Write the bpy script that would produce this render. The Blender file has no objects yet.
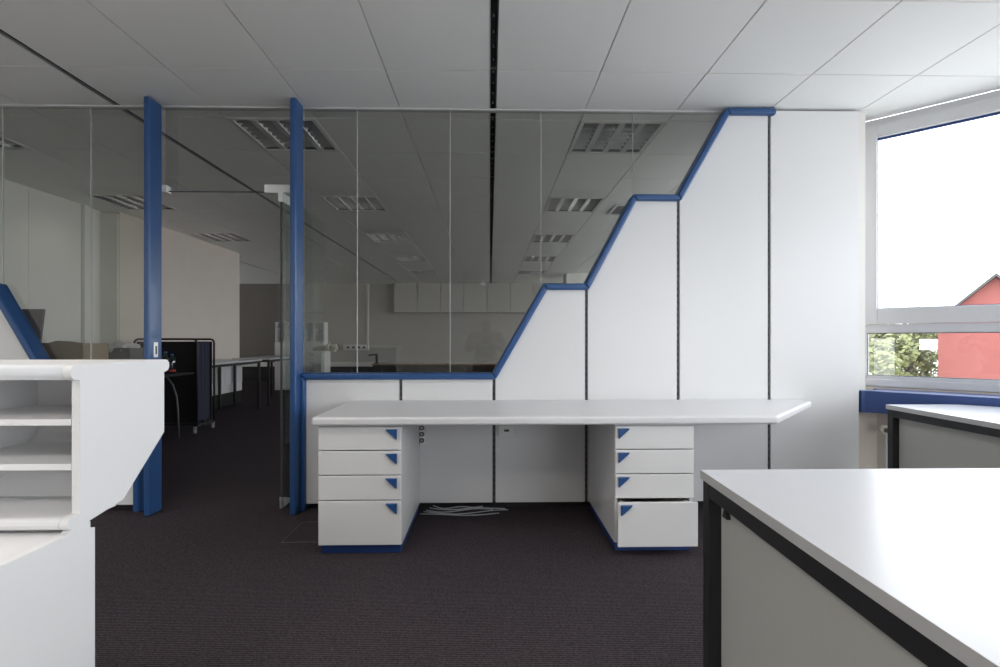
import bpy, bmesh, math, random
from mathutils import Vector, Matrix
random.seed(7)
S = bpy.context.scene
COL = S.collection
PI = math.pi

# ------------------------------------------------------------------ camera
cam_d = bpy.data.cameras.new('camera'); cam = bpy.data.objects.new('camera', cam_d); COL.objects.link(cam)
cam.location = (0, 0, 1.15)
cam.rotation_euler = (PI/2, 0, -math.atan(10/500))
cam_d.sensor_width = 36; cam_d.lens = 18.0; cam_d.shift_y = 0.0065
cam_d.clip_start = 0.02; cam_d.clip_end = 300
S.camera = cam
# ------------------------------------------------------------------ sky, exposure
S.view_settings.view_transform = 'Standard'; S.view_settings.look = 'None'
S.view_settings.gamma = 1; S.view_settings.use_curve_mapping = False
S.view_settings.exposure = 0.55
FILL_W = 14.0
SKY = 4.8
w = bpy.data.worlds.new('overcast_sky'); S.world = w; w.use_nodes = True
nt = w.node_tree; nt.nodes.clear()
bg = nt.nodes.new('ShaderNodeBackground'); wo = nt.nodes.new('ShaderNodeOutputWorld')
tc = nt.nodes.new('ShaderNodeTexCoord'); sx = nt.nodes.new('ShaderNodeSeparateXYZ'); cr = nt.nodes.new('ShaderNodeValToRGB')
nt.links.new(tc.outputs['Generated'], sx.inputs[0]); nt.links.new(sx.outputs['Z'], cr.inputs[0]); nt.links.new(cr.outputs[0], bg.inputs[0])
cr.color_ramp.elements[0].position = 0.0; cr.color_ramp.elements[0].color = (.94, .96, 1.0, 1)
cr.color_ramp.elements[1].position = 0.9; cr.color_ramp.elements[1].color = (.90, .94, 1.0, 1)
bg.inputs[1].default_value = SKY
nt.links.new(bg.outputs[0], wo.inputs[0])
S.cycles.max_bounces = 10; S.cycles.diffuse_bounces = 6; S.cycles.glossy_bounces = 4
S.cycles.transparent_max_bounces = 24; S.cycles.use_denoising = True
S.cycles.caustics_reflective = False; S.cycles.sample_clamp_indirect = 8

def portal(name, c, sx_, sy_, inward):
    """daylight guide placed in a window opening"""
    l = bpy.data.lights.new(name, 'AREA'); l.shape = 'RECTANGLE'; l.size = sx_; l.size_y = sy_
    l.cycles.is_portal = True
    o = bpy.data.objects.new(name, l); COL.objects.link(o); o.location = c
    o.rotation_euler = Vector(inward).to_track_quat('-Z', 'Y').to_euler()

# window wall geometry (plan): corner start, 44 degree run, side run, back
P0 = Vector((2.715, 3.616)); DW = Vector((math.cos(math.radians(44)), -math.sin(math.radians(44))))
NW = Vector((-DW.y, DW.x)) * -1          # points into the room (towards the camera)
if NW.dot(Vector((0, 0)) - P0) < 0: NW = -NW
PS = P0 - DW*0.12; PE = P0 + DW*2.75
XR = PE.x; YB = -2.6; XL = -4.8; YF = 14.3; ZC = 2.742
def win_portal(name, a, b, inn):
    m = (a+b)/2; portal(name, (m.x, m.y, 1.75), (b-a).length, 1.8, (inn.x, inn.y, 0))
win_portal('portal_a', PS, PE, NW)
win_portal('portal_b', PE, Vector((XR, YB)), Vector((-1, 0)))
O0 = Vector((2.745, 3.70)); O1 = Vector((4.4, 6.15)); NO = Vector((-(O1-O0).y, (O1-O0).x)).normalized()
win_portal('portal_c', O1, Vector((4.4, YF)), Vector((-1, 0)))
win_portal('portal_d', O0, O1, NO)
BW0 = Vector((XR, YB)); BW1 = Vector((1.95, YB))
portal('portal_f', (-4.35, YB, 1.4), .8, 2.6, (0, 1, 0))  # guide for the added left-hand back window
portal('portal_e', ((XR+1.95)/2, YB, 1.4), XR-1.95, 2.6, (0, 1, 0))  # guide for the added right-hand back window
def clip_room(build, bevel_ok=True):
    """keep only what lies inside the outer walls (two convex halves joined)"""
    out = bmesh.new()
    for side in (0, 1):
        b = bmesh.new(); build(b)
        cuts = [((0, 3.66, 0), (0, 1, 0) if side == 0 else (0, -1, 0))]
        cuts += [((P0.x, P0.y, 0), (-NW.x, -NW.y, 0)), ((XR, 0, 0), (1, 0, 0))] if side == 0 else [((O0.x, O0.y, 0), (-NO.x, -NO.y, 0)), ((4.4, 0, 0), (1, 0, 0))]
        for co, no in cuts:
            bmesh.ops.bisect_plane(b, geom=b.verts[:]+b.edges[:]+b.faces[:], plane_co=co, plane_no=no, clear_outer=True)
        me = bpy.data.meshes.new('tmp'); b.to_mesh(me); b.free(); out.from_mesh(me); bpy.data.meshes.remove(me)
    return out

# ------------------------------------------------------------------ materials
def mat(name, col, rough=.5, metal=0, spec=.5, noise=None, bump=None, coat=0):
    m = bpy.data.materials.new(name); m.use_nodes = True
    n = m.node_tree; b = n.nodes['Principled BSDF']
    b.inputs['Base Color'].default_value = (*col, 1); b.inputs['Roughness'].default_value = rough
    b.inputs['Metallic'].default_value = metal; b.inputs['Specular IOR Level'].default_value = spec
    b.inputs['Coat Weight'].default_value = coat
    co = n.nodes.new('ShaderNodeTexCoord')
    sc, amt = noise or (3.0, .04)
    t = n.nodes.new('ShaderNodeTexNoise'); t.inputs['Scale'].default_value = sc; t.inputs['Detail'].default_value = 4
    n.links.new(co.outputs['Object'], t.inputs['Vector'])
    mx = n.nodes.new('ShaderNodeMix'); mx.data_type = 'RGBA'
    mx.inputs[6].default_value = (*[c*(1-amt) for c in col], 1); mx.inputs[7].default_value = (*[min(1, c*(1+amt)) for c in col], 1)
    n.links.new(t.outputs['Fac'], mx.inputs[0]); n.links.new(mx.outputs[2], b.inputs['Base Color'])
    if bump:
        t2 = n.nodes.new('ShaderNodeTexNoise'); t2.inputs['Scale'].default_value = bump[0]; t2.inputs['Detail'].default_value = 3
        n.links.new(co.outputs['Object'], t2.inputs['Vector'])
        bp = n.nodes.new('ShaderNodeBump'); bp.inputs['Strength'].default_value = bump[1]; bp.inputs['Distance'].default_value = .002
        n.links.new(t2.outputs['Fac'], bp.inputs['Height']); n.links.new(bp.outputs[0], b.inputs['Normal'])
    return m
def glass(name, tint, refl_rough=0.0, ior=1.72):
    m = bpy.data.materials.new(name); m.use_nodes = True; n = m.node_tree; n.nodes.clear()
    o = n.nodes.new('ShaderNodeOutputMaterial'); t = n.nodes.new('ShaderNodeBsdfTransparent'); g = n.nodes.new('ShaderNodeBsdfGlossy')
    f = n.nodes.new('ShaderNodeFresnel'); f.inputs[0].default_value = ior; mx = n.nodes.new('ShaderNodeMixShader')
    t.inputs[0].default_value = (*tint, 1); g.inputs['Roughness'].default_value = refl_rough
    ge = n.nodes.new('ShaderNodeNewGeometry'); mu = n.nodes.new('ShaderNodeMath'); mu.operation = 'MULTIPLY_ADD'; mu.inputs[1].default_value = -1; mu.inputs[2].default_value = 1
    n.links.new(ge.outputs['Backfacing'], mu.inputs[0]); m2 = n.nodes.new('ShaderNodeMath'); m2.operation = 'MULTIPLY'
    n.links.new(f.outputs[0], m2.inputs[0]); n.links.new(mu.outputs[0], m2.inputs[1])
    n.links.new(m2.outputs[0], mx.inputs[0]); n.links.new(t.outputs[0], mx.inputs[1]); n.links.new(g.outputs[0], mx.inputs[2])
    n.links.new(mx.outputs[0], o.inputs[0]); return m
M = {}
M['panel'] = mat('white_laminate', (.78, .78, .785), .33, bump=(900, .05), noise=(2, .015))
M['desk'] = mat('desk_laminate', (.74, .74, .755), .38, bump=(700, .06), noise=(2, .015))
M['table'] = mat('table_laminate', (.50, .515, .555), .24, spec=.22, noise=(5, .015))
M['edge'] = mat('table_edge', (.58, .58, .58), .4)
M['ceil'] = mat('ceiling_tile', (.92, .92, .90), .55, bump=(500, .12), noise=(1.2, .02))
M['ceilgap'] = mat('ceiling_grid', (.45, .45, .43), .6)
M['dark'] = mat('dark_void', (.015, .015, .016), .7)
M['blue'] = mat('blue_lacquer', (.024, .083, .235), .32, coat=.1)
M['sillblue'] = mat('blue_sill', (.035, .075, .24), .4)
M['handle'] = mat('handle_blue', (.015, .082, .25), .35)
M['plinth'] = mat('plinth_blue', (.015, .05, .20), .45)
M['black'] = mat('black_steel', (.022, .022, .025), .45)
M['winframe'] = mat('window_grey_upvc', (.66, .66, .67), .4)
M['winseal'] = mat('window_seal', (.04, .045, .06), .6)
M['wall'] = mat('wall_paint', (.78, .765, .72), .7, bump=(300, .1))
M['wallw'] = mat('wall_warm', (.70, .63, .56), .8, bump=(300, .1))
M['wallshade'] = mat('wall_far_shade', (.17, .155, .14), .8)  # dimness of the annex end put into the wall colour
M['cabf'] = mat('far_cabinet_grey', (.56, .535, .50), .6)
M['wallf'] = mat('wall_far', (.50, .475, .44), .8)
M['duct'] = mat('duct_white', (.75, .74, .72), .5)
M['greypanel'] = mat('table_side_panel', (.52, .52, .49), .5, noise=(300, .06))
M['alu'] = mat('louvre_aluminium', (.95, .95, .95), .22, metal=.65)
M['blade'] = mat('louvre_blade', (.5, .5, .51), .3, metal=.9)
M['housing'] = mat('lamp_housing', (.10, .10, .105), .5)
M['tube'] = mat('lamp_tube', (.80, .80, .80), .3)
M['chrome'] = mat('brushed_metal', (.70, .70, .70), .3, metal=.8)
M['plastic'] = mat('white_plastic', (.86, .86, .84), .35)
M['socket'] = mat('socket_dark', (.05, .05, .05), .5)
M['cable'] = mat('grey_cable', (.42, .44, .47), .5)
M['navy'] = mat('navy_fabric', (.028, .03, .055), .9, noise=(60, .5))
M['blackfab'] = mat('black_board', (.010, .008, .010), .75)
M['card'] = mat('cardboard', (.34, .25, .17), .8, noise=(20, .08))
M['crate'] = mat('grey_crate', (.10, .10, .10), .6)
M['cloth'] = mat('white_cloth', (.62, .62, .60), .9)
M['rubber'] = mat('cream_rubber', (.62, .60, .50), .7)
M['wood'] = mat('wood_edge', (.35, .20, .10), .5)
M['brick'] = mat('red_render', (.20, .060, .052), .9, noise=(2.5, .12))
M['roof'] = mat('roof_tiles', (.07, .055, .05), .8)
M['fascia'] = mat('fascia', (.05, .045, .045), .7)
M['bark'] = mat('bark', (.05, .04, .03), .9)
M['bounce'] = mat('ground_bounce', (.50, .50, .48), .95, noise=(.5, .1))  # unseen ground, colour lifted to bounce daylight onto the ceiling
M['skin'] = mat('skin', (.50, .30, .22), .5)
M['shirt'] = mat('dark_jacket', (.05, .055, .06), .8)
M['trouser'] = mat('brown_trousers', (.16, .08, .05), .8)
M['hair'] = mat('hair', (.06, .045, .035), .7)
M['board'] = mat('chipboard_edge', (.45, .25, .08), .8)
M['glass'] = glass('partition_glass', (.885, .893, .875))
M['doorglass'] = glass('door_glass', (.86, .90, .88))
M['winglass'] = glass('window_glass', (.97, .98, .98))
M['bottle'] = glass('bottle_plastic', (.60, .74, .80), .05, 2.2)
M['label'] = mat('bottle_label', (.25, .45, .62), .5)
M['red'] = mat('red_label', (.5, .05, .04), .5)
M['cap'] = mat('bottle_cap', (.02, .18, .45), .4)
def leaves_mat():
    m = mat('leaves', (.135, .15, .05), .6, noise=(.9, .5)); return m
M['leaf'] = leaves_mat()
def carpet():
    m = bpy.data.materials.new('carpet'); m.use_nodes = True; n = m.node_tree; b = n.nodes['Principled BSDF']
    b.inputs['Roughness'].default_value = .95; b.inputs['Specular IOR Level'].default_value = .1
    co = n.nodes.new('ShaderNodeTexCoord')
    wv = n.nodes.new('ShaderNodeTexWave'); wv.bands_direction = 'Y'; wv.inputs['Scale'].default_value = 28; wv.inputs['Distortion'].default_value = 1.2
    wv.inputs['Detail'].default_value = 2; wv.inputs['Detail Scale'].default_value = 12
    ns = n.nodes.new('ShaderNodeTexNoise'); ns.inputs['Scale'].default_value = 110; ns.inputs['Detail'].default_value = 5
    for x in (wv, ns): n.links.new(co.outputs['Object'], x.inputs['Vector'])
    ad = n.nodes.new('ShaderNodeMath'); ad.operation = 'MULTIPLY_ADD'; ad.inputs[1].default_value = .45; n.links.new(wv.outputs['Fac'], ad.inputs[0]); n.links.new(ns.outputs['Fac'], ad.inputs[2])
    hf = n.nodes.new('ShaderNodeMath'); hf.operation = 'MULTIPLY'; hf.inputs[1].default_value = .69; n.links.new(ad.outputs[0], hf.inputs[0])
    r = n.nodes.new('ShaderNodeValToRGB'); n.links.new(hf.outputs[0], r.inputs[0])
    r.color_ramp.elements[0].position = .33; r.color_ramp.elements[0].color = (.022, .018, .021, 1)
    r.color_ramp.elements[1].position = .68; r.color_ramp.elements[1].color = (.085, .070, .080, 1)
    n.links.new(r.outputs[0], b.inputs['Base Color'])
    bp = n.nodes.new('ShaderNodeBump'); bp.inputs['Strength'].default_value = .6; bp.inputs['Distance'].default_value = .004
    n.links.new(hf.outputs[0], bp.inputs['Height']); n.links.new(bp.outputs[0], b.inputs['Normal'])
    return m
M['carpet'] = carpet()
def painting():
    m = bpy.data.materials.new('flower_painting'); m.use_nodes = True; n = m.node_tree; b = n.nodes['Principled BSDF']
    co = n.nodes.new('ShaderNodeTexCoord'); ns = n.nodes.new('ShaderNodeTexNoise'); ns.inputs['Scale'].default_value = 9; ns.inputs['Detail'].default_value = 2
    n.links.new(co.outputs['Object'], ns.inputs['Vector'])
    ds = n.nodes.new('ShaderNodeVectorMath'); ds.operation = 'DISTANCE'; ds.inputs[1].default_value = (.05, 0, .30)
    n.links.new(co.outputs['Object'], ds.inputs[0])
    ad = n.nodes.new('ShaderNodeMath'); ad.operation = 'MULTIPLY_ADD'; n.links.new(ds.outputs['Value'], ad.inputs[0]); ad.inputs[1].default_value = -2.2
    n.links.new(ns.outputs['Fac'], ad.inputs[2])
    r = n.nodes.new('ShaderNodeValToRGB'); n.links.new(ad.outputs[0], r.inputs[0])
    e = r.color_ramp.elements; e[0].position = .15; e[0].color = (.11, .10, .12, 1); e[1].position = .5; e[1].color = (.60, .62, .50, 1)
    x = e.new(.38); x.color = (.16, .15, .15, 1)
    n.links.new(r.outputs[0], b.inputs['Base Color']); return m
M['paint'] = painting()

# ------------------------------------------------------------------ helpers
def BM(): return bmesh.new()
def box(bm, x0, x1, y0, y1, z0, z1, m=0):
    vs = [bm.verts.new((x, y, z)) for x in (x0, x1) for y in (y0, y1) for z in (z0, z1)]
    for f in ((0, 1, 3, 2), (4, 6, 7, 5), (0, 4, 5, 1), (2, 3, 7, 6), (0, 2, 6, 4), (1, 5, 7, 3)):
        bm.faces.new([vs[i] for i in f]).material_index = m
def prism(bm, pts, lo, hi, axis='y', m=0):
    """polygon extruded along an axis; pts in (x,z) for y, (y,z) for x, (x,y) for z"""
    def v(p, t):
        if axis == 'y': return (p[0], t, p[1])
        if axis == 'x': return (t, p[0], p[1])
        return (p[0], p[1], t)
    a = [bm.verts.new(v(p, lo)) for p in pts]; b = [bm.verts.new(v(p, hi)) for p in pts]; n = len(pts)
    fs = [bm.faces.new(a), bm.faces.new(b[::-1])]
    for i in range(n): fs.append(bm.faces.new((a[i], b[i], b[(i+1) % n], a[(i+1) % n])))
    for f in fs: f.material_index = m
def tube(bm, pts, r, n=10, m=0, caps=True):
    pts = [Vector(p) for p in pts]; rs = r if isinstance(r, (list, tuple)) else [r]*len(pts); rings = []
    for i, p in enumerate(pts):
        d = (pts[min(i+1, len(pts)-1)] - pts[max(i-1, 0)]).normalized()
        q = d.to_track_quat('Z', 'Y')
        rings.append([bm.verts.new(p + q @ Vector((rs[i]*math.cos(2*PI*k/n), rs[i]*math.sin(2*PI*k/n), 0))) for k in range(n)])
    for a, b in zip(rings, rings[1:]):
        # align rings so that the sweep does not twist
        off = min(range(n), key=lambda o: sum((a[k].co-b[(k+o) % n].co).length for k in range(0, n, 3)))
        b[:] = b[off:]+b[:off]
        for k in range(n):
            f = bm.faces.new((a[k], a[(k+1) % n], b[(k+1) % n], b[k])); f.smooth = True; f.material_index = m
    if caps:
        for rg in (rings[0][::-1], rings[-1]):
            bm.faces.new(rg).material_index = m
def wallseg(bm, a, b, th, z0, z1, m=0, off=0.0, nrm=None):
    """upright slab between plan points a and b, thickness th measured away from the room normal"""
    d = (b-a).normalized(); nn = nrm if nrm is not None else Vector((-d.y, d.x))
    p = [a+nn*off, b+nn*off, b+nn*(off-th), a+nn*(off-th)]
    prism(bm, [(q.x, q.y) for q in p], z0, z1, 'z', m)
def worldloc(o):
    v = Vector(o.location); p = o.parent
    while p: v += Vector(p.location); p = p.parent
    return v
def obj(name, bm, mats, parent=None, bevel=0, seg=2, smooth=False, loc=None, label=None):
    bmesh.ops.recalc_face_normals(bm, faces=bm.faces)
    if smooth:
        for f in bm.faces: f.smooth = True
    vs = [v.co for v in bm.verts]
    if loc is None:
        lo = Vector([min(v[i] for v in vs) for i in range(3)]); hi = Vector([max(v[i] for v in vs) for i in range(3)])
        loc = Vector(((lo.x+hi.x)/2, (lo.y+hi.y)/2, lo.z))
    loc = Vector(loc)
    for v in bm.verts: v.co -= loc
    me = bpy.data.meshes.new(name); bm.to_mesh(me); bm.free()
    for x in (mats if isinstance(mats, (list, tuple)) else [mats]): me.materials.append(M[x])
    o = bpy.data.objects.new(name, me); COL.objects.link(o)
    o.location = loc - (worldloc(parent) if parent else Vector((0, 0, 0)))
    if parent: o.parent = parent
    if bevel:
        b = o.modifiers.new('bevel', 'BEVEL'); b.width = bevel; b.segments = seg; b.limit_method = 'ANGLE'; b.angle_limit = math.radians(40)
        for p in me.polygons: p.use_smooth = True
        wn = o.modifiers.new('wn', 'WEIGHTED_NORMAL'); wn.keep_sharp = False
    if label: o['label'] = label
    return o
def tag(o, label, cat, group=None):
    o['label'] = label; o['category'] = cat
    if group: o['group'] = group
    return o
def thing(name, label, cat, loc, group=None, rotz=0):
    o = bpy.data.objects.new(name, None); COL.objects.link(o); o.location = loc; o.rotation_euler = (0, 0, rotz)
    o.empty_display_size = .1
    return tag(o, label, cat, group)
def struct(name, bm, mats, bevel=0, parent=None):
    o = obj(name, bm, mats, parent, bevel)
    if not parent: o['kind'] = 'structure'
    return o
def dup(root, loc, label=None):
    r = root.copy(); COL.objects.link(r); r.location = loc
    if label: r['label'] = label
    for ch in list(root.children):
        c = ch.copy(); COL.objects.link(c); c.parent = r
        for g in list(ch.children):
            d = g.copy(); COL.objects.link(d); d.parent = c
    return r

# ------------------------------------------------------------------ room shell
b = BM()
prism(b, [(XL-6, YF+1), (4.6, YF+1), (4.6, 6.1), (2.80, 3.66), (PE.x+.2, PE.y+.1), (XR+.2, YB-.2), (XL-.3, YB-.2), (XL-.3, 3)], -.12, 0, 'z')
f = struct('floor', b, 'carpet')
# ceiling: slab above, tiles below with fine gaps, continuous slots every fourth tile, cells left free for lamps
TX, TY = .6375, .65
def cellx(i):   # left/right of tile column i (0 = right of the centre slot)
    a = .02+TX*i; c = a+TX
    if i % 4 == 0 and i < 4: a += .019
    if (i+1) % 4 == 0 and i < 3: c -= .019
    return a, c
LAMP_COLS = {-7, -3, 1}
LAMP_ROWS = {-6, -3, 1, 4, 7, 10, 13}        # tile rows (0 starts at y = 2.96)
def inlight(i, j): return (i in LAMP_COLS and j in LAMP_ROWS and not (i == -7 and j > 7) and True)
def ceil_tiles(b):
    for i in range(-17, 8):
        a, c = cellx(i)
        for j in range(-12, 18):
            if inlight(i, j): continue
            if c < XL-.02 and 2.96+TY*j < 5.5: continue
            y = 2.96+TY*j; g = .0026
            box(b, a+g, c-g, y+g, y+TY-g, ZC, ZC+.02, 0)
ce = obj('ceiling', clip_room(ceil_tiles), ['ceil', 'ceilgap'], bevel=.003, seg=1); ce['kind'] = 'structure'
def ceil_slab(b):
    box(b, XL-6.4, 5.4, YB-.3, YF+1, ZC+.17, ZC+.27)
    for i in range(-17, 8):
        a, c = cellx(i)
        box(b, a-.004, a+.004, YB, YF, ZC+.014, ZC+.019)
    for j in range(-12, 18):
        y = 2.96+TY*j; box(b, XL-6, 5, y-.004, y+.004, ZC+.014, ZC+.019)
b = clip_room(ceil_slab)
struct('ceiling_slab', b, 'ceilgap')
for n, k in enumerate((-2, -1, 0)):
    x = .02+4*TX*k; b = BM()
    box(b, x-.019, x+.019, YB, YF, ZC+.05, ZC+.06, 0)
    box(b, x-.019, x-.0165, YB, YF, ZC-.001, ZC+.06, 3); box(b, x+.0165, x+.019, YB, YF, ZC-.001, ZC+.06, 1)
    y = YB
    while y < YF: box(b, x-.004, x+.004, y, y+.012, ZC+.012, ZC+.02, 2); y += .13
    box(b, x-.009, x+.009, YB, YF, ZC+.02, ZC+.03, 0)
    struct('trim_%d' % (n+1), b, ['dark', 'black', 'chrome', 'edge'])
# left wall: panelled, then a shallow pier, then the warm plastered wall
b = BM()
y = YB; k = 0
edges = [YB, -1.9, -.6, .7, 2.0, 3.3, 4.35, 5.3, 5.97]
for a, c in zip(edges, edges[1:]): box(b, XL-.10, XL, a+.002, c-.002, 0, ZC+.1)
box(b, XL-.16, XL-.02, YB, 6.3, 0, ZC+.1)
wl = struct('wall_left', b, 'wall', bevel=.003)
b = BM(); box(b, XL-.1, -4.76, 5.97, 6.03, 0, ZC, 0); box(b, XL-.1, -4.60, 6.3, 9.28, 0, ZC+.1, 1); box(b, XL-.1, -4.61, 6.28, 6.31, 0, ZC-.03, 0)
struct('wall_left_pier', b, ['wall', 'wallw'], bevel=.003)
b = BM(); box(b, XL-.4, -4.84, 9.28, 9.4, 0, ZC+.1); box(b, XL-6, -4.9, 9.28, 9.4, 0, ZC+.1); struct('wall_return', b, 'wallw')
b = BM(); box(b, -5.35, 5, YF, YF+.15, 0, ZC+.1, 0); box(b, XL-6.2, -5.351, YF-.01, YF+.15, 0, ZC+.1, 1); struct('wall_far', b, ['wallf', 'wallshade'])  # left stretch painted dark to stand for missing light
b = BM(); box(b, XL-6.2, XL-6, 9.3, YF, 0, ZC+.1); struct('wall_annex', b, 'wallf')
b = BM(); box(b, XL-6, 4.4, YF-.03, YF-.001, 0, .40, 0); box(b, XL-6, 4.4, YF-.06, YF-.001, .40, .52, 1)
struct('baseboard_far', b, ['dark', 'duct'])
b = BM(); box(b, -4.60, -4.54, 6.5, 9.25, .235, .42, 0); box(b, -4.60, -4.585, 6.35, 9.28, 0, .235, 1)
struct('baseboard_left', b, ['duct', 'dark'], bevel=.004)
b = BM(); box(b, -3.95, 1.95, YB-.15, YB, 0, ZC+.1); struct('wall_back', b, 'wall')
# office column and right-hand pier
b = BM(); box(b, 1.82, 2.35, 11.9, 12.4, 0, ZC); struct('wall_column', b, 'wall', bevel=.01)
b = BM(); box(b, 2.69, 2.76, 3.64, 3.72, 0, ZC); box(b, 2.552, 2.62, 3.44, 3.66, .66, ZC+.1)
struct('wall_pier', b, 'wall')

# windows ---------------------------------------------------------------
def window(num, a, b2, nn, mull, z_sill=.815, detail=True):
    """ribbon window between plan points: frame, tall sashes over low fixed panes"""
    d = (b2-a).normalized(); L = (b2-a).length
    root = bpy.data.objects.new('window_%d' % num, None); COL.objects.link(root); root['kind'] = 'structure'
    root.location = ((a.x+b2.x)/2, (a.y+b2.y)/2, z_sill)
    def seg(bm, t0, t1, z0, z1, o0, th, m=0):
        wallseg(bm, a+d*t0, a+d*t1, th, z0, z1, m, o0, nn)
    bm = BM()
    zl = z_sill+.053; seg(bm, 0, L, 2.693, ZC, 0, .10); seg(bm, 0, L, z_sill, zl, 0, .08)        # head and bottom rail
    seg(bm, 0, L, 1.205, 1.262, 0, .08)
    for t in mull: seg(bm, t-.035, t+.035, zl, 2.693, 0, .08)
    obj('window_frame', bm, 'winframe', root, bevel=.004)
    ts = sorted(mull)
    for t0, t1 in zip(ts, ts[1:]):
        t0 += .035; t1 -= .035
        bm = BM()   # sash of the tall light
        z0, z1 = 1.265, 2.69
        seg(bm, t0-.012, t0+.075, z0, z1, .022, .07); seg(bm, t1-.075, t1+.012, z0, z1, .022, .07)
        seg(bm, t0+.075, t1-.075, z1-.085, z1, .022, .07); seg(bm, t0+.075, t1-.075, z0, z0+.11, .022, .07)
        sa = obj('sash', bm, 'winframe', root, bevel=.004)
        bm = BM(); e = .004
        seg(bm, t0+.075, t1-.075, z1-.099, z1-.085, -.012, .02); seg(bm, t0+.075, t1-.075, z0+.11, z0+.116, -.012, .02)
        seg(bm, t0+.075, t0+.079, z0+.11, z1-.09, -.012, .02)
        obj('seal', bm, 'plinth', sa)
        bm = BM(); seg(bm, t0+.076, t1-.076, z0+.11, z1-.085, -.02, .006); obj('pane', bm, 'winglass', sa)
        if detail:
            for zz in (z0+.02, z1-.09):
                bm = BM(); seg(bm, t0-.032, t0-.014, zz, zz+.075, .03, .03); obj('hinge', bm, 'chrome', sa, bevel=.003)
        bm = BM()   # bead round the low fixed pane
        z0, z1 = zl, 1.205
        seg(bm, t0, t1, z0, z0+.026, -.004, .03); seg(bm, t0, t1, z1-.004, z1, -.004, .03)
        seg(bm, t0, t0+.016, z0, z1, -.004, .03); seg(bm, t1-.016, t1, z0, z1, -.004, .03)
        bd = obj('bead', bm, 'winframe', root)
        bm = BM(); seg(bm, t0+.016, t0+.020, z0+.026, z1-.004, -.01, .02); seg(bm, t0+.016, t1-.016, z1-.009, z1-.004, -.01, .02)
        seg(bm, t0+.016, t1-.016, z0+.026, z0+.030, -.01, .02); obj('seal', bm, 'winseal', bd)
        bm = BM(); seg(bm, t0+.016, t1-.016, z0+.026, z1-.004, -.02, .006); obj('pane', bm, 'winglass', bd)
    return root
L1 = (PE-PS).length
window(1, PS, PE, NW, [.112, L1-.04])
LB = PE.y-YB
window(2, PE, Vector((XR, YB)), Vector((-1, 0)), [.035, LB*.25, LB*.5, LB*.75, LB-.035], detail=False)
window(3, O1, Vector((4.4, YF)), Vector((-1, 0)), [.035, 2.0, 4.05, 6.1, 8.1], detail=False)
window(4, O0, O1, NO, [.035, 1.48, 2.92], detail=False)
window(6, Vector((-4.75, YB)), Vector((-3.95, YB)), Vector((0, 1)), [.035, .765], z_sill=.10, detail=False)  # unseen window added behind the camera to lift the left side
window(5, BW1, BW0, Vector((0, 1)), [.035, 1.3, XR-1.95-.035], z_sill=.10, detail=False)  # added out of view to throw frontal daylight on the panels
def parapet(name, a, b2, nn):
    bm = BM(); wallseg(bm, a, b2, .2, 0, .812, 0, 0, nn); struct(name, bm, 'wallw')
parapet('wall_right', PS, PE, NW); parapet('wall_right_side', PE, Vector((XR, YB)), Vector((-1, 0)))
parapet('wall_right_office', O1, Vector((4.4, YF)), Vector((-1, 0))); parapet('wall_right_corner', O0, O1, NO)

# blue sill casing along the angled window
s0 = Vector((2.60, 3.375)); sd = DW
bm = BM()
e0 = Vector((2.555, 3.40)); pe = s0+sd*2.6
pts = [(2.552, 3.437), (e0.x, e0.y), (s0.x, s0.y), (pe.x, pe.y), ((pe-NW*.16).x, (pe-NW*.16).y), (2.72, 3.437+.0)]
bm = BM()
q = lambda t, o: (P0+DW*t+NW*o)
A = q(-.12, .012); B = q(2.70, .012)
pts = [(2.553, 3.43), (2.553, 3.385), (2.605, 3.372), (pe.x, pe.y), (B.x, B.y), (2.76, 3.55), (2.70, 3.43)]
prism(bm, pts, .652, .802, 'z')
tag(obj('window_sill_casing', bm, 'sillblue', bevel=.005), 'deep blue boxed sill casing running under the angled window', 'sill')
# beige pier face and radiator valve beneath it
bm = BM(); prism(bm, [(2.553, 3.43), (2.62, 3.43), (2.69, 3.42), (2.69, 3.60), (2.553, 3.60)], 0, .65, 'z')
struct('wall_pier_low', bm, 'wallw', bevel=.004)
t = thing('radiator_valve', 'cream ring shaped radiator valve low beside the pier under the sill', 'valve', (2.672, 3.345, .50))
bm = BM(); tube(bm, [(2.665, 3.31, .543), (2.672, 3.345, .543)], .030, 20); obj('valve_wheel', bm, 'rubber', t)
bm = BM(); tube(bm, [(2.663, 3.302, .543), (2.665, 3.311, .543)], .015, 14); obj('valve_hub', bm, 'socket', t)
bm = BM(); tube(bm, [(2.672, 3.345, .543), (2.70, 3.37, .543), (2.715, 3.375, .50), (2.715, 3.375, .0)], .012, 10); obj('pipe', bm, 'duct', t)

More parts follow.
